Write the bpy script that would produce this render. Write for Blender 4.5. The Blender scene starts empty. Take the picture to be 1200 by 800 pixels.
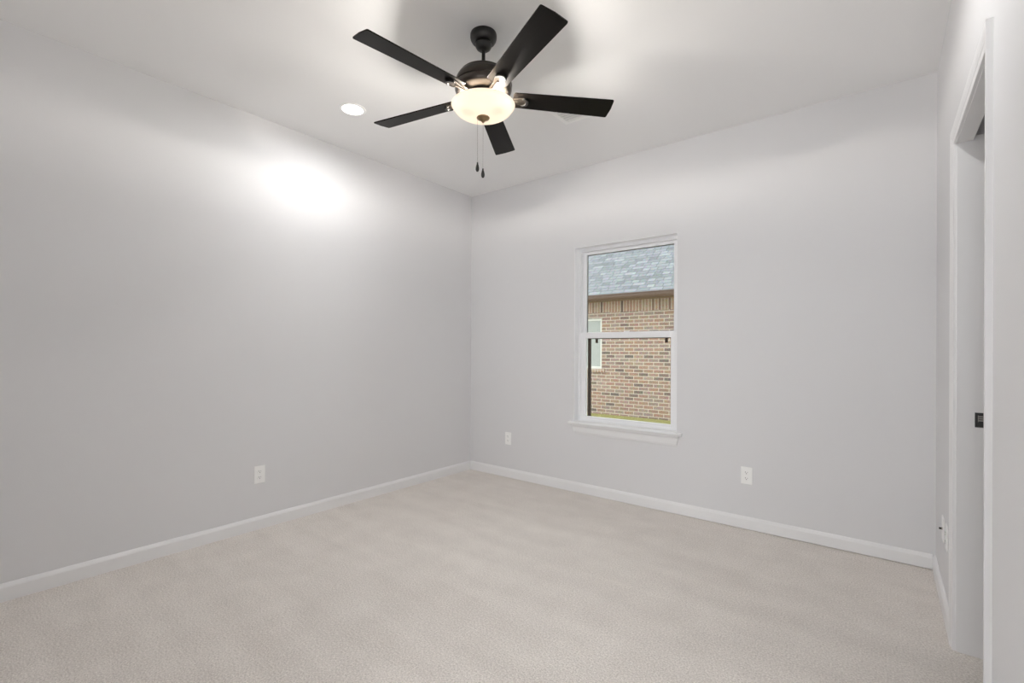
import bpy, bmesh, math, random
from mathutils import Vector, Matrix
PI = math.pi
random.seed(4)
S = bpy.context.scene
COL = S.collection

# ------------------------------------------------------------------ camera
F_PX, YAW, ROLL, EYE = 552.5, 0.66671, 0.00494, 1.1973
fw = Vector((-math.sin(YAW), math.cos(YAW), 0.002)).normalized()
rt = Vector((math.cos(YAW), math.sin(YAW), 0))
up = rt.cross(fw)
rt, up = rt * math.cos(ROLL) + up * math.sin(ROLL), -rt * math.sin(ROLL) + up * math.cos(ROLL)
cam_d = bpy.data.cameras.new('camera')
cam = bpy.data.objects.new('camera', cam_d)
COL.objects.link(cam)
cam.matrix_world = Matrix(((rt.x, up.x, -fw.x, 0), (rt.y, up.y, -fw.y, 0), (rt.z, up.z, -fw.z, EYE), (0, 0, 0, 1)))
cam_d.sensor_width = 36
cam_d.lens = F_PX / 1200 * 36
cam_d.shift_y = 9.18 / 1200
cam_d.clip_start = 0.01
S.camera = cam

# ------------------------------------------------------------------ exposure, world, lamp strengths
S.view_settings.view_transform = 'Standard'
S.view_settings.look = 'None'
S.view_settings.gamma = 1
S.view_settings.use_curve_mapping = False
S.view_settings.exposure = 0.1
SKY = 3.4                 # overcast sky strength
DOWN_W = 7.6             # each recessed downlight
FAN_W = 17.0               # each of the three bulbs in the fan bowl
HALLDOWN_FILL_W = 6.0  # unseen hall lamp, added to brighten the near carpet
HALL_FILL_W = 95.0             # added fill light shining in through the invented hall doorway
BOWL_E = 0.62              # glow of the lit glass bowl
W = bpy.data.worlds.new('overcast_sky')
S.world = W
W.use_nodes = True
nt = W.node_tree
bg = nt.nodes['Background']
tc = nt.nodes.new('ShaderNodeTexCoord')
sx = nt.nodes.new('ShaderNodeSeparateXYZ')
rp = nt.nodes.new('ShaderNodeValToRGB')
nt.links.new(tc.outputs['Generated'], sx.inputs[0])
nt.links.new(sx.outputs['Z'], rp.inputs[0])
rp.color_ramp.elements[0].color = (0.80, 0.84, 0.90, 1)
rp.color_ramp.elements[1].color = (0.95, 0.98, 1.0, 1)
nt.links.new(rp.outputs[0], bg.inputs[0])
bg.inputs[1].default_value = SKY
S.cycles.use_denoising = True
S.cycles.max_bounces = 18
S.cycles.diffuse_bounces = 16
S.cycles.sample_clamp_indirect = 6

# fill light added at the invented hall's window opening, behind the camera
hd = bpy.data.lights.new('hall_fill_light', 'AREA'); hd.shape = 'RECTANGLE'; hd.size = 3.2; hd.size_y = 1.5
hd.energy = HALL_FILL_W; hd.color = (0.93, 0.97, 1.0)
ho = bpy.data.objects.new('hall_fill_light', hd); COL.objects.link(ho)
ho.location = (1.0, -3.44, 1.35); ho.rotation_euler = (PI / 2, 0, 0)

# ------------------------------------------------------------------ materials
def new_mat(name):
    m = bpy.data.materials.new(name)
    m.use_nodes = True
    n = m.node_tree.nodes
    return m, n, m.node_tree.links, n['Principled BSDF']

def paint(name, col, rough=0.5, spec=0.5, bump=0.0, scale=120, metal=0.0, vary=0.0):
    m, n, l, b = new_mat(name)
    b.inputs['Base Color'].default_value = (*col, 1)
    b.inputs['Roughness'].default_value = rough
    b.inputs['Specular IOR Level'].default_value = spec
    b.inputs['Metallic'].default_value = metal
    t = n.new('ShaderNodeTexCoord')
    z = n.new('ShaderNodeTexNoise')
    z.inputs['Scale'].default_value = scale
    z.inputs['Detail'].default_value = 3
    l.new(t.outputs['Object'], z.inputs['Vector'])
    if bump:
        u = n.new('ShaderNodeBump')
        u.inputs['Strength'].default_value = bump
        u.inputs['Distance'].default_value = 0.002
        l.new(z.outputs[0], u.inputs['Height'])
        l.new(u.outputs[0], b.inputs['Normal'])
    if vary:
        r = n.new('ShaderNodeValToRGB')
        r.color_ramp.elements[0].position = 0.3
        r.color_ramp.elements[1].position = 0.7
        r.color_ramp.elements[0].color = (*[c * (1 - vary) for c in col], 1)
        r.color_ramp.elements[1].color = (*[min(1, c * (1 + vary)) for c in col], 1)
        l.new(z.outputs[0], r.inputs[0])
        l.new(r.outputs[0], b.inputs['Base Color'])
    return m

M = {}
M['wall'] = paint('warm_grey_wall_paint', (0.735, 0.735, 0.745), 0.75, 0.25, 0.12, 160)
M['ceiling'] = paint('flat_white_ceiling_paint', (0.87, 0.87, 0.87), 0.9, 0.1, 0.10, 90)
M['trim'] = paint('white_trim_enamel', (0.83, 0.83, 0.835), 0.34, 0.5)
M['plate'] = paint('white_plastic', (0.93, 0.93, 0.92), 0.35)
M['slot'] = paint('dark_slot', (0.03, 0.03, 0.03), 0.6)
M['vinyl'] = paint('white_window_vinyl', (0.90, 0.905, 0.92), 0.35)
M['bronze_frame'] = paint('dark_brown_screen_frame', (0.045, 0.022, 0.012), 0.5)
M['black_metal'] = paint('oil_rubbed_black_metal', (0.012, 0.011, 0.010), 0.42, 0.5, 0, 60)
M['housing'] = paint('oil_rubbed_bronze_housing', (0.055, 0.047, 0.041), 0.28, 0.6, 0, 60, 0.8, 0.1)
M['iron'] = paint('brushed_bronze_blade_arm', (0.08, 0.066, 0.053), 0.42, 0.5, 0, 90, 0.8, 0.1)
M['brass'] = paint('antique_brass', (0.30, 0.21, 0.11), 0.35, 0.5, 0, 60, 0.8)
M['nickel'] = paint('worn_nickel', (0.42, 0.40, 0.37), 0.35, 0.5, 0, 60, 0.8)
M['chain'] = paint('steel_bead_chain', (0.35, 0.33, 0.31), 0.35, 0.5, 0, 60, 0.8)

def blade_mat():
    m, n, l, b = new_mat('espresso_wood_blade')
    t = n.new('ShaderNodeTexCoord'); mp = n.new('ShaderNodeMapping')
    mp.inputs['Scale'].default_value = (3, 60, 60)
    z = n.new('ShaderNodeTexNoise'); z.inputs['Scale'].default_value = 2; z.inputs['Detail'].default_value = 5
    r = n.new('ShaderNodeValToRGB')
    r.color_ramp.elements[0].color = (0.004, 0.0035, 0.003, 1)
    r.color_ramp.elements[1].color = (0.008, 0.006, 0.005, 1)
    l.new(t.outputs['Object'], mp.inputs[0]); l.new(mp.outputs[0], z.inputs['Vector'])
    l.new(z.outputs[0], r.inputs[0]); l.new(r.outputs[0], b.inputs['Base Color'])
    b.inputs['Roughness'].default_value = 0.36
    b.inputs['Specular IOR Level'].default_value = 0.09
    return m
M['blade'] = blade_mat()

def glow_glass():
    m, n, l, b = new_mat('frosted_cream_bowl_glass')
    out = n['Material Output']
    t = n.new('ShaderNodeBsdfTranslucent'); t.inputs[0].default_value = (0.016, 0.013, 0.010, 1)
    d = n.new('ShaderNodeBsdfDiffuse'); d.inputs[0].default_value = (0.85, 0.78, 0.66, 1)
    g = n.new('ShaderNodeBsdfGlossy'); g.inputs['Roughness'].default_value = 0.25
    e = n.new('ShaderNodeEmission'); e.inputs[0].default_value = (1.0, 0.80, 0.55, 1)
    e.inputs[1].default_value = BOWL_E
    m1 = n.new('ShaderNodeMixShader'); m1.inputs[0].default_value = 0.4
    m2 = n.new('ShaderNodeMixShader'); m2.inputs[0].default_value = 0.05
    a = n.new('ShaderNodeAddShader')
    # cloudy alabaster swirl
    tc = n.new('ShaderNodeTexCoord'); z = n.new('ShaderNodeTexNoise')
    z.inputs['Scale'].default_value = 9; z.inputs['Detail'].default_value = 3; z.inputs['Distortion'].default_value = 1.2
    r = n.new('ShaderNodeValToRGB')
    r.color_ramp.elements[0].color = (0.95, 0.73, 0.52, 1); r.color_ramp.elements[1].color = (1.0, 0.84, 0.66, 1)
    l.new(tc.outputs['Object'], z.inputs['Vector']); l.new(z.outputs[0], r.inputs[0])
    l.new(r.outputs[0], e.inputs[0])
    l.new(d.outputs[0], m1.inputs[1]); l.new(t.outputs[0], m1.inputs[2])
    l.new(m1.outputs[0], m2.inputs[1]); l.new(g.outputs[0], m2.inputs[2])
    l.new(m2.outputs[0], a.inputs[0]); l.new(e.outputs[0], a.inputs[1])
    l.new(a.outputs[0], out.inputs[0])
    return m
M['bowl'] = glow_glass()

def emit(name, col, s):
    m, n, l, b = new_mat(name)
    e = n.new('ShaderNodeEmission'); e.inputs[0].default_value = (*col, 1); e.inputs[1].default_value = s
    l.new(e.outputs[0], n['Material Output'].inputs[0])
    return m
M['lens'] = emit('lit_downlight_lens', (1.0, 0.97, 0.92), 6)
M['bulb'] = emit('lit_bulb', (1.0, 0.82, 0.6), 12)

def glass():
    m, n, l, b = new_mat('window_glass')
    t = n.new('ShaderNodeBsdfTransparent'); t.inputs[0].default_value = (0.96, 0.98, 0.97, 1)
    g = n.new('ShaderNodeBsdfGlossy'); g.inputs['Roughness'].default_value = 0.01
    f = n.new('ShaderNodeFresnel'); f.inputs[0].default_value = 1.35
    x = n.new('ShaderNodeMixShader')
    l.new(f.outputs[0], x.inputs[0]); l.new(t.outputs[0], x.inputs[1]); l.new(g.outputs[0], x.inputs[2])
    l.new(x.outputs[0], n['Material Output'].inputs[0])
    return m
M['glass'] = glass()

def carpet():
    m, n, l, b = new_mat('beige_cut_pile_carpet')
    t = n.new('ShaderNodeTexCoord')
    fine = n.new('ShaderNodeTexNoise'); fine.inputs['Scale'].default_value = 140; fine.inputs['Detail'].default_value = 4
    fine.inputs['Roughness'].default_value = 0.75
    vor = n.new('ShaderNodeTexVoronoi'); vor.inputs['Scale'].default_value = 230
    mp = n.new('ShaderNodeMapping'); mp.inputs['Rotation'].default_value = (0, 0, 0.25); mp.inputs['Scale'].default_value = (0.9, 5.5, 1)
    band = n.new('ShaderNodeTexNoise'); band.inputs['Scale'].default_value = 1.3; band.inputs['Detail'].default_value = 3
    band.inputs['Distortion'].default_value = 0.4
    blot = n.new('ShaderNodeTexNoise'); blot.inputs['Scale'].default_value = 6; blot.inputs['Detail'].default_value = 5
    for q in (fine, vor, blot):
        l.new(t.outputs['Object'], q.inputs['Vector'])
    l.new(t.outputs['Object'], mp.inputs[0]); l.new(mp.outputs[0], band.inputs['Vector'])
    def mul(a, k):
        q = n.new('ShaderNodeMath'); q.operation = 'MULTIPLY'; q.inputs[1].default_value = k; l.new(a, q.inputs[0]); return q.outputs[0]
    def add(a, c):
        q = n.new('ShaderNodeMath'); q.operation = 'ADD'; l.new(a, q.inputs[0]); l.new(c, q.inputs[1]); return q.outputs[0]
    s = add(add(mul(fine.outputs[0], 0.85), mul(band.outputs[0], 0.10)), mul(blot.outputs[0], 0.10))
    r = n.new('ShaderNodeValToRGB')
    r.color_ramp.elements[0].position = 0.41; r.color_ramp.elements[1].position = 0.67
    r.color_ramp.elements[0].color = (0.60, 0.55, 0.505, 1)
    r.color_ramp.elements[1].color = (0.97, 0.92, 0.865, 1)
    l.new(s, r.inputs[0]); l.new(r.outputs[0], b.inputs['Base Color'])
    b.inputs['Roughness'].default_value = 1.0
    b.inputs['Specular IOR Level'].default_value = 0.05
    b.inputs['Sheen Weight'].default_value = 0.15
    b.inputs['Sheen Roughness'].default_value = 0.6
    u = n.new('ShaderNodeBump'); u.inputs['Strength'].default_value = 0.7; u.inputs['Distance'].default_value = 0.006
    l.new(add(mul(vor.outputs['Distance'], -0.6), fine.outputs[0]), u.inputs['Height'])
    l.new(u.outputs[0], b.inputs['Normal'])
    return m
M['carpet'] = carpet()

def brick(name, bw, bh, c1, c2, mortar, msize, seed_off=0, vertical=False):
    """bricks laid on a UV map measured in metres"""
    m, n, l, b = new_mat(name)
    t = n.new('ShaderNodeUVMap')
    k = n.new('ShaderNodeTexBrick')
    k.offset = 0.0 if vertical else 0.5
    k.inputs['Scale'].default_value = 1
    k.inputs['Brick Width'].default_value = bw
    k.inputs['Row Height'].default_value = bh
    k.inputs['Mortar Size'].default_value = msize
    k.inputs['Mortar Smooth'].default_value = 0.2
    k.inputs['Color1'].default_value = (0, 0, 0, 1)
    k.inputs['Color2'].default_value = (1, 1, 1, 1)
    k.inputs['Mortar'].default_value = (0.5, 0.5, 0.5, 1)
    l.new(t.outputs[0], k.inputs['Vector'])
    r = n.new('ShaderNodeValToRGB')
    cr = r.color_ramp
    cr.interpolation = 'LINEAR'
    while len(cr.elements) > 1: cr.elements.remove(cr.elements[0])
    cols = c1 + c2
    cr.elements[0].position = 0; cr.elements[0].color = (*cols[0], 1)
    for i, c in enumerate(cols[1:]):
        e = cr.elements.new((i + 1) / (len(cols) - 1)); e.color = (*c, 1)
    l.new(k.outputs['Color'], r.inputs[0])
    z = n.new('ShaderNodeTexNoise'); z.inputs['Scale'].default_value = 22; z.inputs['Detail'].default_value = 4
    l.new(t.outputs[0], z.inputs['Vector'])
    mx = n.new('ShaderNodeMix'); mx.data_type = 'RGBA'; mx.blend_type = 'OVERLAY'; mx.inputs[0].default_value = 0.5
    l.new(r.outputs[0], mx.inputs[6]); l.new(z.outputs[1], mx.inputs[7])
    fin = n.new('ShaderNodeMix'); fin.data_type = 'RGBA'
    l.new(k.outputs['Fac'], fin.inputs[0]); l.new(mx.outputs[2], fin.inputs[6]); fin.inputs[7].default_value = (*mortar, 1)
    hs = n.new('ShaderNodeHueSaturation'); l.new(fin.outputs[2], hs.inputs['Color'])
    l.new(hs.outputs[0], b.inputs['Base Color'])
    b.inputs['Roughness'].default_value = 0.9
    u = n.new('ShaderNodeBump'); u.inputs['Strength'].default_value = 0.5; u.inputs['Distance'].default_value = 0.006; u.invert = True
    l.new(k.outputs['Fac'], u.inputs['Height']); l.new(u.outputs[0], b.inputs['Normal'])
    return m
M['brick'] = brick('pink_tan_mixed_brick', 0.214, 0.0743,
                   [(0.116, 0.092, 0.081), (0.243, 0.156, 0.118), (0.265, 0.179, 0.139)],
                   [(0.265, 0.162, 0.110), (0.219, 0.165, 0.139), (0.289, 0.208, 0.162)], (0.461, 0.402, 0.335), 0.008)
M['soldier'] = brick('soldier_course_brick', 0.0685, 0.26,
                     [(0.110, 0.076, 0.058), (0.289, 0.172, 0.117)], [(0.323, 0.206, 0.144), (0.275, 0.200, 0.138)], (0.427, 0.372, 0.310), 0.009, vertical=True)
M['shingle'] = brick('blue_grey_asphalt_shingle', 0.17, 0.125,
                     [(0.106, 0.112, 0.114), (0.144, 0.151, 0.160), (0.170, 0.178, 0.183)],
                     [(0.128, 0.133, 0.138), (0.202, 0.210, 0.215), (0.154, 0.162, 0.170)], (0.055, 0.058, 0.06), 0.0075)
for q_ in M['shingle'].node_tree.nodes:
    if q_.type == 'TEX_BRICK': q_.offset = 0.37; q_.offset_frequency = 3; q_.squash = 1.6; q_.squash_frequency = 2
M['fascia'] = paint('brown_gutter_paint', (0.081, 0.044, 0.026), 0.5)
M['soffit'] = paint('tan_soffit', (0.222, 0.148, 0.097), 0.7)
M['grass'] = paint('yellow_green_grass', (0.266, 0.251, 0.097), 1.0, 0.1, 0.6, 30, 0, 0.35)
M['far_pane'] = paint('greenish_reflecting_pane', (0.28, 0.29, 0.26), 0.12, 0.6, 0, 4, 0, 0.06)
M['far_frame'] = paint('cream_window_frame', (0.56, 0.55, 0.49), 0.5)

# ------------------------------------------------------------------ mesh helpers
def link(name, bm, mat, parent=None, smooth=False, bevel=0.0):
    bmesh.ops.recalc_face_normals(bm, faces=bm.faces)
    me = bpy.data.meshes.new(name)
    bm.to_mesh(me); bm.free()
    if mat is not None: me.materials.append(mat)
    o = bpy.data.objects.new(name, me)
    COL.objects.link(o)
    if parent is not None: o.parent = parent
    if smooth:
        for p in me.polygons: p.use_smooth = True
        if smooth == 'auto': me.set_sharp_from_angle(angle=math.radians(35))
    if bevel:
        md = o.modifiers.new('bevel', 'BEVEL'); md.width = bevel; md.segments = 2; md.limit_method = 'ANGLE'
    return o

def box(bm, x0, x1, y0, y1, z0, z1, mx=None):
    v = [bm.verts.new((x, y, z)) for x in (x0, x1) for y in (y0, y1) for z in (z0, z1)]
    for f in ((0, 1, 3, 2), (4, 6, 7, 5), (0, 4, 5, 1), (2, 3, 7, 6), (0, 2, 6, 4), (1, 5, 7, 3)):
        bm.faces.new([v[i] for i in f])
    if mx is not None: bmesh.ops.transform(bm, matrix=mx, verts=v)
    return v

def lathe(bm, prof, seg=48, c=(0, 0), close=False):
    rings = []
    for r, z in prof:
        if r < 1e-6: rings.append([bm.verts.new((c[0], c[1], z))])
        else: rings.append([bm.verts.new((c[0] + r * math.cos(2 * PI * i / seg), c[1] + r * math.sin(2 * PI * i / seg), z)) for i in range(seg)])
    prs = list(zip(rings[:-1], rings[1:]))
    if close: prs.append((rings[-1], rings[0]))
    for a, b in prs:
        for i in range(seg):
            j = (i + 1) % seg
            if len(a) == 1 and len(b) == 1: continue
            if len(a) == 1: bm.faces.new((a[0], b[j], b[i]))
            elif len(b) == 1: bm.faces.new((a[i], a[j], b[0]))
            else: bm.faces.new((a[i], a[j], b[j], b[i]))

def prism(bm, pts, axis, a0, a1):
    """extrude closed 2D outline along a world axis: axis 'x' pts=(y,z); 'y' pts=(x,z); 'z' pts=(x,y)"""
    def P(p, t):
        return {'x': (t, p[0], p[1]), 'y': (p[0], t, p[1]), 'z': (p[0], p[1], t)}[axis]
    A = [bm.verts.new(P(p, a0)) for p in pts]; B = [bm.verts.new(P(p, a1)) for p in pts]
    bm.faces.new(A); bm.faces.new(B[::-1])
    for i in range(len(pts)):
        j = (i + 1) % len(pts)
        bm.faces.new((A[i], B[i], B[j], A[j]))
    return A + B

def empty(name, loc, rz=0):
    o = bpy.data.objects.new(name, None)
    o.location = loc; o.rotation_euler = (0, 0, rz); o.empty_display_size = 0.1
    COL.objects.link(o)
    return o

def thing(o, label, cat, group=None):
    o['label'] = label; o['category'] = cat
    if group: o['group'] = group
    return o

def struct(o, label=None):
    o['kind'] = 'structure'
    if label: o['label'] = label
    return o

def uv_planar(o, fu, fv):
    me = o.data
    uv = me.uv_layers.new(name='UVMap')
    for lp in me.loops:
        c = me.vertices[lp.vertex_index].co
        uv.data[lp.index].uv = (fu(c), fv(c))

# ------------------------------------------------------------------ room shell
XL, XR, YB, YF, H = -3.268, 0.231, 3.484, -0.16, 2.743
T = 0.13
bm = bmesh.new(); box(bm, XL - T, XR + T, YF - T, YB + T, -0.06, 0.0)
fl = struct(link('floor', bm, M['carpet']), 'beige cut pile carpet floor with faint vacuum tracks')
bm = bmesh.new(); box(bm, XL - T, XR + T, YF - T, YB + T, H, H + 0.1)
struct(link('ceiling', bm, M['ceiling']), 'flat white bedroom ceiling')
bm = bmesh.new(); box(bm, XL - T, XL, YF - T, YB + T, 0, H)
struct(link('wall_left', bm, M['wall']), 'long pale grey wall on the left')
# back wall with window opening
WX0, WX1, WZ0, WZ1 = -2.066, -1.193, 0.575, 2.072
bm = bmesh.new()
box(bm, XL, WX0, YB, YB + T, 0, H); box(bm, WX1, XR, YB, YB + T, 0, H)
box(bm, WX0, WX1, YB, YB + T, 0, WZ0); box(bm, WX0, WX1, YB, YB + T, WZ1, H)
bmesh.ops.remove_doubles(bm, verts=bm.verts, dist=1e-5)
struct(link('wall_back', bm, M['wall']), 'pale grey wall with the single window')
# right wall: pocket door wall made of two skins around a cavity
DY0, DY1, DZ = 1.848, 2.588, 2.036
CX0, CX1 = 0.279, 0.315
bm = bmesh.new()
for x0, x1 in ((XR, CX0), (CX1, XR + T)):
    box(bm, x0, x1, YF, DY0 - 0.018, 0, H)
    box(bm, x0, x1, DY0 - 0.018, DY1 + 0.018, DZ + 0.018, H)
box(bm, XR, XR + T, DY1 + 0.018, YB + T, 0, H)
struct(link('wall_right', bm, M['wall']), 'pale grey wall with the pocket doorway')
EX0, EX1 = -0.80, 0.14                  # doorway added behind the camera to let the hall fill light in
bm = bmesh.new(); box(bm, XL, EX0, YF - T, YF, 0, H); box(bm, EX1, XR + T, YF - T, YF, 0, H); box(bm, EX0, EX1, YF - T, YF, 2.05, H)
bmesh.ops.remove_doubles(bm, verts=bm.verts, dist=1e-5)
struct(link('wall_front', bm, M['wall']), 'pale grey wall behind the photographer')
# invented hall beyond that doorway, with a window opening for the fill light
HX0, HX1, HY = -2.2, 2.9, -3.4
bm = bmesh.new()
box(bm, HX0 - 0.1, HX0, HY, YF - T, 0, H); box(bm, HX1, HX1 + 0.1, HY, YF - T, 0, H); box(bm, XR + T, HX1 + 0.1, YF - T, YF, 0, H)
for a_, b_, c_, d_ in ((HX0 - 0.1, -0.6, 0, H), (2.6, HX1 + 0.1, 0, H), (-0.6, 2.6, 0, 0.6), (-0.6, 2.6, 2.1, H)):
    box(bm, a_, b_, HY - T, HY, c_, d_)
struct(link('wall_added_hall', bm, M['wall']))
bm = bmesh.new(); box(bm, HX0 - 0.1, HX1 + 0.1, HY - T, YF - T, H, H + 0.1); struct(link('ceiling', bm, M['ceiling']))
bm = bmesh.new(); box(bm, HX0 - 0.1, HX1 + 0.1, HY - T, YF - T, -0.06, 0); struct(link('floor', bm, M['carpet']))
# unlit closet behind the pocket doorway
bm = bmesh.new()
cx, cw, cy0, cy1 = XR + T, 1.5, 1.3, 3.1
box(bm, cw, cw + 0.1, cy0, cy1, 0, 2.5); box(bm, cx, cw + 0.1, cy0 - 0.1, cy0, 0, 2.5); box(bm, cx, cw + 0.1, cy1, cy1 + 0.1, 0, 2.5)
box(bm, cx, cw + 0.1, cy0 - 0.1, cy1 + 0.1, 2.5, 2.6)
struct(link('wall_closet', bm, M['wall']))
bm = bmesh.new(); box(bm, cx, cw + 0.1, cy0 - 0.1, cy1 + 0.1, -0.06, 0)
struct(link('floor', bm, M['carpet']))

# baseboards
BH, BT = 0.084, 0.014
def bb_prof(s=1):
    return [(0, 0), (s * BT, 0), (s * BT, BH - 0.020), (s * (BT - 0.0015), BH - 0.015), (s * 0.0065, BH - 0.003), (s * 0.004, BH), (0, BH)]
bm = bmesh.new(); prism(bm, [(XL + p, z) for p, z in bb_prof()], 'y', YF, YB)
struct(link('baseboard_left', bm, M['trim']))
bm = bmesh.new(); vs = prism(bm, [(YB - p, z) for p, z in bb_prof()], 'x', XL + BT, XR - BT)
for v in vs:                                    # the board lifts a little off the carpet at its right end
    if v.co.z < 1e-4 and v.co.x > 0: v.co.z = 0.005
struct(link('baseboard_back', bm, M['trim']))
bm = bmesh.new(); prism(bm, [(XR - p, z) for p, z in bb_prof()], 'y', DY1 + 0.062, YB)
prism(bm, [(XR - p, z) for p, z in bb_prof()], 'y', YF, DY0 - 0.063)
struct(link('baseboard_right', bm, M['trim']))
bm = bmesh.new(); prism(bm, [(YF + p, z) for p, z in bb_prof()], 'x', XL + BT, EX0)
struct(link('baseboard_front', bm, M['trim']))

# ------------------------------------------------------------------ pocket doorway (door_1)
door = struct(empty('door_1', (XR, (DY0 + DY1) / 2, 0)), 'white cased pocket doorway in the right wall')
def kid(name, bm, mat, parent, **k):
    o = link(name, bm, mat, None, **k)
    o.parent = parent
    o.matrix_parent_inverse = Matrix.Translation(-Vector(parent.location)) if parent.parent is None else Matrix.Identity(4)
    return o
# casing: colonial profile, u outward from the opening, v off the wall
CP = [(0, 0.009), (0.004, 0.0105), (0.016, 0.011), (0.019, 0.0095), (0.024, 0.012), (0.036, 0.0145), (0.050, 0.0155), (0.057, 0.0155)]
def casing_leg(bm, y_in, sgn, ztop):
    outer = []
    ring0, ring1 = [], []
    for u, v in CP + [(0.057, 0), (0, 0)]:
        ring0.append(bm.verts.new((XR - v, y_in + sgn * u, 0)))
        ring1.append(bm.verts.new((XR - v, y_in + sgn * u, ztop + u)))
    for i in range(len(ring0)):
        j = (i + 1) % len(ring0)
        bm.faces.new((ring0[i], ring0[j], ring1[j], ring1[i]))
    bm.faces.new(ring0); bm.faces.new(ring1[::-1])
ci0, ci1, ciz = DY0 - 0.005, DY1 + 0.005, DZ + 0.003
bm = bmesh.new(); casing_leg(bm, ci0, -1, ciz); kid('door_casing', bm, M['trim'], door)
bm = bmesh.new(); casing_leg(bm, ci1, 1, ciz); kid('door_casing', bm, M['trim'], door)
bm = bmesh.new()
r0, r1 = [], []
for u, v in CP + [(0.057, 0), (0, 0)]:
    r0.append(bm.verts.new((XR - v, ci0 - u, ciz + u))); r1.append(bm.verts.new((XR - v, ci1 + u, ciz + u)))
for i in range(len(r0)):
    j = (i + 1) % len(r0); bm.faces.new((r0[i], r0[j], r1[j], r1[i]))
bm.faces.new(r0); bm.faces.new(r1[::-1])
kid('door_casing', bm, M['trim'], door)
# jambs: far one is full depth, near one and head are split around the door slot
bm = bmesh.new(); box(bm, XR, XR + T, DY1, DY1 + 0.018, 0, DZ + 0.018); kid('door_jamb', bm, M['trim'], door, bevel=0.001)
bm = bmesh.new(); box(bm, XR, CX0, DY0 - 0.018, DY0, 0, DZ + 0.018); box(bm, CX1, XR + T, DY0 - 0.018, DY0, 0, DZ + 0.018)
kid('door_jamb', bm, M['trim'], door, bevel=0.001)
bm = bmesh.new(); box(bm, XR, CX0, DY0, DY1, DZ, DZ + 0.018); box(bm, CX1, XR + T, DY0, DY1, DZ, DZ + 0.018)
kid('door_head', bm, M['trim'], door, bevel=0.001)
bm = bmesh.new(); box(bm, CX0 + 0.001, CX1 - 0.001, DY0 - 0.78, DY0 - 0.012, 0.012, DZ - 0.01)
kid('door_leaf', bm, M['trim'], door)
# black strike plate on the far jamb
sp_o = None
bm = bmesh.new()
prism(bm, [(0.2850, 0.904), (0.3090, 0.904), (0.3090, 0.961), (0.2850, 0.961)], 'y', DY1 - 0.002, DY1)
sp = kid('strike_plate', bm, M['slot'], door, bevel=0.0006); sp['label'] = 'black strike plate'
bm = bmesh.new()
for k in range(3): box(bm, 0.2950, 0.3085, DY1 - 0.0032, DY1 - 0.002, 0.928 + k * 0.008, 0.9325 + k * 0.008)
box(bm, 0.2935, 0.2950, DY1 - 0.0032, DY1 - 0.002, 0.925, 0.951)
ob = link('latch', bm, M['nickel'], sp); ob['label'] = 'small grey metal latch'
ob.matrix_parent_inverse = (Matrix.Translation(-Vector(door.location)))
ob.matrix_parent_inverse = Matrix.Identity(4)

# ------------------------------------------------------------------ window_1
win = struct(empty('window_1', ((WX0 + WX1) / 2, YB, WZ0)), 'white vinyl single hung window without curtains')
def frame_box(bm, x0, x1, z0, z1, y0, y1, l, r, b, t):
    box(bm, x0, x0 + l, y0, y1, z0, z1); box(bm, x1 - r, x1, y0, y1, z0, z1)
    box(bm, x0 + l, x1 - r, y0, y1, z0, z0 + b); box(bm, x0 + l, x1 - r, y0, y1, z1 - t, z1)
bm = bmesh.new(); frame_box(bm, WX0, WX1, WZ0 + 0.022, WZ1, YB + 0.065, YB + 0.125, 0.026, 0.026, 0.02, 0.03)
kid('window_frame', bm, M['vinyl'], win, bevel=0.002)
bm = bmesh.new()                                   # white lining boards of the reveal
box(bm, WX0, WX0 + 0.004, YB - 0.001, YB + 0.065, WZ0 + 0.022, WZ1); box(bm, WX1 - 0.004, WX1, YB - 0.001, YB + 0.065, WZ0 + 0.022, WZ1)
box(bm, WX0 + 0.004, WX1 - 0.004, YB - 0.001, YB + 0.065, WZ1 - 0.004, WZ1)
kid('window_lining', bm, M['vinyl'], win)
FX0, FX1, FZ0, FZ1 = WX0 + 0.026, WX1 - 0.026, WZ0 + 0.042, WZ1 - 0.03
bm = bmesh.new(); frame_box(bm, FX0, FX1, 1.315, FZ1, YB + 0.100, YB + 0.122, 0.034, 0.034, 0.036, 0.024)
us = kid('upper_sash', bm, M['vinyl'], win, bevel=0.002)
bm = bmesh.new(); box(bm, FX0 + 0.03, FX1 - 0.03, YB + 0.109, YB + 0.113, 1.34, FZ1 - 0.018)
kid('upper_pane', bm, M['glass'], win)
bm = bmesh.new(); frame_box(bm, FX0 + 0.034, FX1 - 0.034, 1.351, FZ1 - 0.024, YB + 0.1145, YB + 0.120, 0.0045, 0.0045, 0.0, 0.0045)
kid('glazing_bead', bm, M['bronze_frame'], win)
bm = bmesh.new(); frame_box(bm, FX0, FX1, FZ0 - 0.012, 1.352, YB + 0.070, YB + 0.097, 0.046, 0.046, 0.034, 0.050)
ls = kid('lower_sash', bm, M['vinyl'], win, bevel=0.0025)
bm = bmesh.new(); box(bm, FX0 + 0.04, FX1 - 0.04, YB + 0.082, YB + 0.086, FZ0 + 0.014, 1.31)
kid('lower_pane', bm, M['glass'], win)
bm = bmesh.new(); frame_box(bm, FX0 + 0.036, FX1 - 0.030, FZ0 - 0.008, 1.312, YB + 0.1225, YB + 0.130, 0.030, 0.018, 0.012, 0.015)
scr = kid('screen_frame', bm, M['bronze_frame'], win); scr['label'] = 'dark brown insect screen frame'
for x in (-1.908, -1.310):
    bm = bmesh.new(); box(bm, x - 0.010, x + 0.010, YB + 0.098, YB + 0.108, 1.262, 1.301)
    kid('screen_tab', bm, M['bronze_frame'], win)
bm = bmesh.new()
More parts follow.
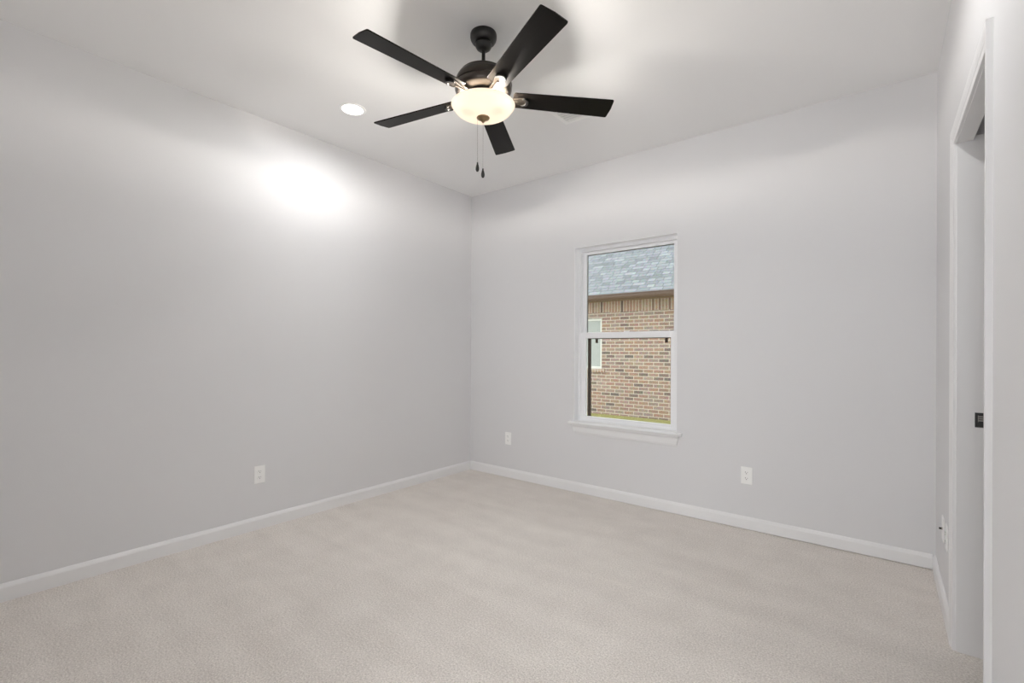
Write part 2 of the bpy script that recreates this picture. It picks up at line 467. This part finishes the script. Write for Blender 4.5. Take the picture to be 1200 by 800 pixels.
for x in (-1.63,): box(bm, x - 0.022, x + 0.022, YB + 0.076, YB + 0.094, 1.352, 1.358)
kid('sash_lock', bm, M['vinyl'], win, bevel=0.001)
# stool with horns, and apron
bm = bmesh.new()
pr = [(YB + 0.065, 0.597), (YB - 0.032, 0.597), (YB - 0.038, 0.592), (YB - 0.039, 0.586), (YB - 0.036, 0.578), (YB - 0.030, 0.575), (YB + 0.065, 0.575)]
prism(bm, pr, 'x', WX0, WX1)
for a, b in ((WX0 - 0.040, WX0), (WX1, WX1 + 0.040)):
    prism(bm, [(min(y, YB), z) for y, z in pr], 'x', a, b)
bmesh.ops.remove_doubles(bm, verts=bm.verts, dist=1e-6)
kid('window_sill', bm, M['trim'], win)
bm = bmesh.new()
ap = [(YB, 0.575), (YB - 0.020, 0.575), (YB - 0.020, 0.566), (YB - 0.013, 0.553), (YB - 0.012, 0.530), (YB - 0.010, 0.512), (YB - 0.006, 0.498), (YB, 0.496)]
vs = prism(bm, ap, 'x', WX0 - 0.012, WX1 + 0.016)
for v in vs:                                        # returned ends slope back to the wall
    k = (0.575 - v.co.z) / 0.08 * 0.018
    v.co.x += k if v.co.x < -1.6 else -k
kid('window_apron', bm, M['trim'], win)

# ------------------------------------------------------------------ wall plates
def plate(name, label, cat, loc, rz, kind='duplex'):
    """faces local -Y, origin on the wall at plate centre"""
    r = empty(name, loc, rz); thing(r, label, cat)
    bm = bmesh.new(); box(bm, -0.035, 0.035, -0.0055, 0, -0.0575, 0.0575)
    link('cover_plate', bm, M['plate'], r, bevel=0.0025)
    if kind == 'duplex':
        for s in (-1, 1):
            bm = bmesh.new()
            pts = [(0.0165 * math.cos(a) * (1.0), s * 0.0195 + max(-0.0135, min(0.0135, 0.0165 * math.sin(a)))) for a in [2 * PI * i / 24 for i in range(24)]]
            prism(bm, pts, 'y', -0.0075, -0.0055)
            rc = link('receptacle', bm, M['plate'], r)
            bm = bmesh.new()
            zc = s * 0.0195
            box(bm, -0.0075, -0.0055, -0.0079, -0.0075, zc - 0.001, zc + 0.0075)
            box(bm, 0.0055, 0.0072, -0.0079, -0.0075, zc, zc + 0.0065)
            prism(bm, [(0.0026 * math.cos(a), zc - 0.0065 + 0.0026 * math.sin(a)) for a in [2 * PI * i / 10 for i in range(10)]], 'y', -0.0079, -0.0075)
            link('slot', bm, M['slot'], rc)
        bm = bmesh.new(); prism(bm, [(0.003 * math.cos(a), 0.003 * math.sin(a)) for a in [2 * PI * i / 12 for i in range(12)]], 'y', -0.0065, -0.0055)
        link('screw', bm, M['plate'], r)
    else:
        bm = bmesh.new(); prism(bm, [(0.0065 * math.cos(a), 0.0065 * math.sin(a)) for a in [2 * PI * i / 6 for i in range(6)]], 'y', -0.009, -0.0055)
        j = link('jack_nut', bm, M['nickel'], r)
        bm = bmesh.new(); prism(bm, [(0.0047 * math.cos(a), 0.0047 * math.sin(a)) for a in [2 * PI * i / 16 for i in range(16)]], 'y', -0.018, -0.009)
        link('jack', bm, M['black_metal'], r)
        for s in (-1, 1):
            bm = bmesh.new(); prism(bm, [(0.003 * math.cos(a), s * 0.042 + 0.003 * math.sin(a)) for a in [2 * PI * i / 12 for i in range(12)]], 'y', -0.0065, -0.0055)
            link('screw', bm, M['plate'], r)
    return r
plate('wall_outlet', 'white duplex power outlet on the long left wall', 'outlet', (XL, 1.434, 0.362), PI / 2)
plate('wall_outlet', 'white duplex outlet low on the back wall near the left corner', 'outlet', (-2.780, YB, 0.365), 0)
plate('wall_outlet', 'white duplex outlet on the back wall right of the window', 'outlet', (-0.721, YB, 0.361), 0)
plate('wall_outlet', 'white outlet beside the pocket doorway, nearer the door casing', 'outlet', (XR, 2.89, 0.362), -PI / 2)
plate('cable_jack_plate', 'white wall plate with dark cable jack near the right corner', 'wall plate', (XR, 3.05, 0.355), -PI / 2, 'coax')

# ------------------------------------------------------------------ ceiling vent
v = empty('ceiling_vent', (-1.577, 2.625, H)); thing(v, 'white square ceiling air vent partly behind a fan blade', 'air vent')
bm = bmesh.new()
a, b = 0.128, 0.098
for x0, x1, y0, y1 in ((-a, -b, -a, a), (b, a, -a, a), (-b, b, -a, -b), (-b, b, b, a)): box(bm, x0, x1, y0, y1, -0.006, 0)
link('vent_frame', bm, M['plate'], v, bevel=0.002)
for k in range(7):
    bm = bmesh.new(); y = -b + 0.014 + k * 0.028
    box(bm, -b, b, -0.0135, 0.0135, -0.0006, 0.0006, Matrix.Translation((0, y, -0.006)) @ Matrix.Rotation(math.radians(14), 4, 'X'))
    link('louver', bm, M['plate'], v)

# ------------------------------------------------------------------ recessed downlights
def downlight(loc, label, watts=None):
    r = empty('recessed_downlight', loc); thing(r, label, 'downlight', 'recessed ceiling downlights')
    bm = bmesh.new(); lathe(bm, [(0.066, -0.003), (0.070, -0.005), (0.080, -0.004), (0.084, 0), (0.066, 0)], 48, close=True)
    link('trim_ring', bm, M['plate'], r, smooth='auto')
    bm = bmesh.new(); lathe(bm, [(0, -0.0028), (0.066, -0.0028), (0.066, -0.0005), (0, -0.0005)], 48)
    link('lens', bm, M['lens'], r)
    ld = bpy.data.lights.new('downlight_lamp', 'AREA'); ld.shape = 'DISK'; ld.size = 0.12; ld.energy = DOWN_W if watts is None else watts
    ld.color = (1.0, 0.995, 0.985); ld.spread = math.radians(170)
    lo = bpy.data.objects.new('downlight_lamp', ld); COL.objects.link(lo); lo.parent = r; lo.location = (0, 0, -0.007)
    return r
downlight((-2.688, 1.744, H), 'round lit recessed ceiling light left of the ceiling fan')
downlight((-0.351, 1.744, H), 'round lit recessed ceiling light between the fan and the right wall')
downlight((-0.33, -1.05, H), 'added recessed fill light in the invented hall outside the room', HALLDOWN_FILL_W)  # unseen lamp added to light the carpet through the doorway

# ------------------------------------------------------------------ ceiling fan
FC = Vector((-1.541, 1.721, 0)); BZ = 2.4315
fan = empty('ceiling_fan', (FC.x, FC.y, H))
thing(fan, 'dark bronze five blade ceiling fan with lit frosted bowl light', 'ceiling fan')
def fl_(name, prof, mat, parent=fan, close=False, seg=64, smooth='auto'):
    bm = bmesh.new(); lathe(bm, [(r, z - H) for r, z in prof], seg, close=close)
    return link(name, bm, mat, parent, smooth=smooth)
can = fl_('canopy', [(0, H), (0.063, H), (0.0645, 2.738), (0.0645, 2.724), (0.062, 2.714), (0.0565, 2.7045), (0.0505, 2.699), (0.047, 2.697), (0.0, 2.697)], M['black_metal'])
fl_('hanger_ball_cover', [(0, 2.697), (0.038, 2.697), (0.041, 2.692), (0.040, 2.683), (0.034, 2.672), (0.024, 2.664), (0.010, 2.661), (0, 2.661)], M['black_metal'], can)
fl_('downrod', [(0, 2.67), (0.0088, 2.67), (0.0088, 2.54), (0, 2.54)], M['black_metal'])
fl_('rod_collar', [(0, 2.566), (0.016, 2.566), (0.020, 2.560), (0.024, 2.551), (0, 2.551)], M['black_metal'])
mh = fl_('motor_housing', [(0, 2.556), (0.084, 2.556), (0.101, 2.553), (0.112, 2.547), (0.1165, 2.541), (0.1175, 2.537), (0.125, 2.530), (0.1315, 2.519), (0.135, 2.508),
                      (0.1360, 2.501), (0.1400, 2.499), (0.1410, 2.494), (0.1405, 2.488), (0.1375, 2.485), (0.1395, 2.478), (0.139, 2.467), (0.134, 2.455), (0.124, 2.447), (0.106, 2.4415), (0, 2.441)], M['housing'])
fl_('flywheel', [(0, 2.440), (0.086, 2.440), (0.088, 2.437), (0.088, 2.426), (0.085, 2.423), (0, 2.423)], M['black_metal'])
fl_('switch_housing', [(0, 2.423), (0.062, 2.423), (0.066, 2.419), (0.066, 2.412), (0.058, 2.404), (0, 2.404)], M['brass'])
fl_('center_rod', [(0, 2.404), (0.006, 2.404), (0.006, 2.332), (0, 2.332)], M['nickel'])
# bowl
bp = [(0.154, 2.3955), (0.1555, 2.393), (0.154, 2.3905), (0.150, 2.389)]
for i in range(1, 15):
    a = i / 14 * PI / 2
    bp.append((0.146 * math.cos(a) ** 0.92 if i < 14 else 0.0, 2.388 - 0.054 * math.sin(a)))
bowl = fl_('glass_bowl', bp, M['bowl'], smooth=True); bowl['label'] = 'cream frosted glass bowl, lit'
fl_('finial', [(0, 2.336), (0.031, 2.3355), (0.032, 2.332), (0.029, 2.328), (0.018, 2.323), (0.010, 2.318), (0.006, 2.311), (0, 2.309)], M['brass'])
for ang in (246, 6, 126):
    a = math.radians(ang)
    bm = bmesh.new(); bmesh.ops.create_uvsphere(bm, u_segments=20, v_segments=12, radius=0.017)
    bmesh.ops.transform(bm, matrix=Matrix.Translation((0.080 * math.cos(a), 0.080 * math.sin(a), 2.378 - H)) @ Matrix.Diagonal((1, 1, 1, 1)), verts=bm.verts)
    bl = link('bulb', bm, M['bulb'], fan, smooth=True)
    ld = bpy.data.lights.new('bulb_lamp', 'POINT'); ld.energy = FAN_W; ld.color = (1.0, 0.95, 0.885); ld.shadow_soft_size = 0.012
    lo = bpy.data.objects.new('bulb_lamp', ld); COL.objects.link(lo); lo.parent = fan
    lo.location = (0.080 * math.cos(a), 0.080 * math.sin(a), 2.378 + 0.032 - H - 0.0)
# blades with their arms
PITCH, PH = -0.1993, -0.42946
bm = bmesh.new()
R0, R1, w0, w1 = 0.146, 0.650, 0.050, 0.0625
pts = [(R0, -w0 + 0.012), (R0 + 0.004, -w0 + 0.003), (R0 + 0.012, -w0), (R1 - 0.008, -w1), (R1 - 0.002, -w1 + 0.002), (R1, -w1 + 0.008),
       (R1 + 0.004, 0), (R1, w1 - 0.008), (R1 - 0.002, w1 - 0.002), (R1 - 0.008, w1), (R0 + 0.012, w0), (R0 + 0.004, w0 - 0.003), (R0, w0 - 0.012)]
prism(bm, pts, 'z', 0, 0.006)
blade_me = None
def arm_bm():
    bm = bmesh.new()
    P = [(0.075, -0.016), (0.105, -0.0125), (0.140, -0.0125), (0.170, -0.020), (0.190, -0.025)]
    P += [(0.196 + 0.025 * math.cos(a), 0.025 * math.sin(a)) for a in [-PI / 2 + PI * i / 12 for i in range(13)]]
    P += [(0.190, 0.025), (0.170, 0.020), (0.140, 0.0125), (0.105, 0.0125), (0.075, 0.016)]
    prism(bm, P, 'z', -0.0055, -0.0008)
    box(bm, 0.090, 0.175, -0.005, 0.005, -0.011, -0.0055)            # stiffening rib
    return bm
def cap_bm():
    bm = bmesh.new()                                                   # dark rounded end cap of the arm
    o_ = [(0.198 + 0.027 * math.cos(a), 0.027 * math.sin(a)) for a in [-PI / 2 + PI * i / 14 for i in range(15)]]
    i_ = [(0.190 + 0.021 * math.cos(a), 0.021 * math.sin(a)) for a in [PI / 2 - PI * i / 14 for i in range(15)]]
    prism(bm, o_ + i_, 'z', -0.0115, -0.0002)
    return bm
b0 = a0 = c0 = None
for i in range(5):
    mx = Matrix.Translation((0, 0, BZ - H)) @ Matrix.Rotation(PH + i * 2 * PI / 5, 4, 'Z') @ Matrix.Rotation(PITCH, 4, 'X')
    if i == 0:
        b0 = link('blade', bm, M['blade'], fan, bevel=0.0012)
        a0 = link('blade_arm', arm_bm(), M['iron'], fan, bevel=0.0012)
        c0 = link('arm_cap', cap_bm(), M['black_metal'], a0, bevel=0.001)
        bo, ao = b0, a0
    else:
        bo = b0.copy(); ao = a0.copy(); co = c0.copy()
        for q in (bo, ao, co): COL.objects.link(q)
        co.parent = ao
    bo.matrix_basis = mx; ao.matrix_basis = mx
# pull chains
def chain(x, y, ztop, zt, zb):
    bm = bmesh.new()
    z = ztop
    while z > zt:
        bmesh.ops.create_icosphere(bm, subdivisions=1, radius=0.0013, matrix=Matrix.Translation((x, y, z - H)))
        z -= 0.0042
    lathe(bm, [(0.0004, ztop - H), (0.0004, zt - H)], 6, (x, y))
    c = link('pull_chain', bm, M['chain'], fan, smooth=True)
    bm = bmesh.new(); h = zt - zb
    prof = [(0, zt), (0.0035, zt - 0.001), (0.004, zt - 0.2 * h), (0.0062, zt - 0.32 * h), (0.0088, zt - 0.6 * h), (0.0085, zt - 0.8 * h), (0.005, zb + 0.002), (0, zb)]
    lathe(bm, [(r, z - H) for r, z in prof], 16, (x, y))
    link('pendant', bm, M['black_metal'], c, smooth=True)
rx, ry = math.cos(YAW), math.sin(YAW)
chain(-0.027 * rx, -0.027 * ry, 2.332, 2.116, 2.069)
chain(0.0, 0.0, 2.3125, 2.086, 2.039)

# ------------------------------------------------------------------ outside: lawn and the neighbour's brick house
GZ = -0.19; NY = 9.35
bm = bmesh.new(); box(bm, -22, 10, YB + 0.3, 24, GZ - 0.2, GZ)
lawn = struct(link('lawn', bm, M['grass']), 'strip of yellow green grass at the foot of the brick wall')
# room's own outside brick veneer is out of view; the neighbour
nh = empty('neighbor_house', (-5, NY, GZ)); thing(nh, 'brick house with grey shingle roof seen through the window', 'house')
NX0, NX1, NZ = -13.0, 3.0, 2.03
wx0, wx1, wz0, wz1 = -5.75, -4.85, 0.80, 1.91
def nk(name, bm, mat, parent=None, **k):
    o = link(name, bm, mat, None, **k)
    o.parent = parent or nh
    if parent is None: o.matrix_parent_inverse = Matrix.Translation(-Vector(nh.location))
    return o
bm = bmesh.new()
box(bm, NX0, wx0, NY, NY + 0.2, GZ - 0.1, NZ); box(bm, wx1, NX1, NY, NY + 0.2, GZ - 0.1, NZ)
box(bm, wx0, wx1, NY, NY + 0.2, GZ - 0.1, wz0); box(bm, wx0, wx1, NY, NY + 0.2, wz1, NZ)
o = nk('brick_wall', bm, M['brick']); uv_planar(o, lambda c: c.x + c.y, lambda c: c.z)
bm = bmesh.new(); box(bm, NX0, NX1, NY - 0.01, NY + 0.2, NZ, NZ + 0.235)
o = nk('soldier_course', bm, M['soldier']); uv_planar(o, lambda c: c.x + c.y, lambda c: c.z - NZ + 0.012)
bm = bmesh.new(); box(bm, wx0 - 0.08, wx1 + 0.08, NY - 0.03, NY - 0.001, wz0 - 0.075, wz0)
o = nk('rowlock_sill', bm, M['soldier']); uv_planar(o, lambda c: c.x, lambda c: c.z)
bm = bmesh.new(); frame_box(bm, wx0, wx1, wz0, wz1, NY + 0.03, NY + 0.09, 0.05, 0.05, 0.05, 0.05)
wf = nk('window', bm, M['far_frame'])
bm = bmesh.new(); box(bm, wx0 + 0.05, wx1 - 0.05, NY + 0.055, NY + 0.065, wz0 + 0.05, wz1 - 0.05)
nk('pane', bm, M['far_pane'], wf)
EZ, EY = NZ + 0.235, NY - 0.38
bm = bmesh.new(); box(bm, NX0 - 0.3, NX1 + 0.3, EY, NY + 0.2, EZ, EZ + 0.02)
nk('soffit', bm, M['soffit'])
bm = bmesh.new()
gp = [(EY, EZ - 0.01), (EY - 0.07, EZ - 0.01), (EY - 0.09, EZ + 0.03), (EY - 0.10, EZ + 0.08), (EY - 0.11, EZ + 0.085), (EY - 0.11, EZ + 0.10), (EY, EZ + 0.10)]
prism(bm, gp, 'x', NX0 - 0.3, NX1 + 0.3)
nk('gutter', bm, M['fascia'])
bm = bmesh.new()
sl = 0.75; L_ = 4.8
prism(bm, [(EY - 0.04, EZ + 0.095), (EY + L_, EZ + 0.095 + L_ * sl), (EY + L_, EZ + 0.02 + L_ * sl), (EY + 0.04, EZ + 0.02)], 'x', NX0 - 0.35, NX1 + 0.35)
prism(bm, [(EY + L_, EZ + 0.095 + L_ * sl), (EY + 2 * L_, EZ + 0.095), (EY + 2 * L_, EZ + 0.02), (EY + L_, EZ + 0.02 + L_ * sl)], 'x', NX0 - 0.35, NX1 + 0.35)
k_ = math.sqrt(1 + sl * sl)
o = nk('roof', bm, M['shingle']); uv_planar(o, lambda c: c.x, lambda c: (c.y - EY) * k_)
bm = bmesh.new(); box(bm, NX0, NX1, EY + 2 * L_ - 0.6, EY + 2 * L_ - 0.4, GZ - 0.1, EZ)
o = nk('brick_wall', bm, M['brick']); uv_planar(o, lambda c: c.x + c.y, lambda c: c.z)
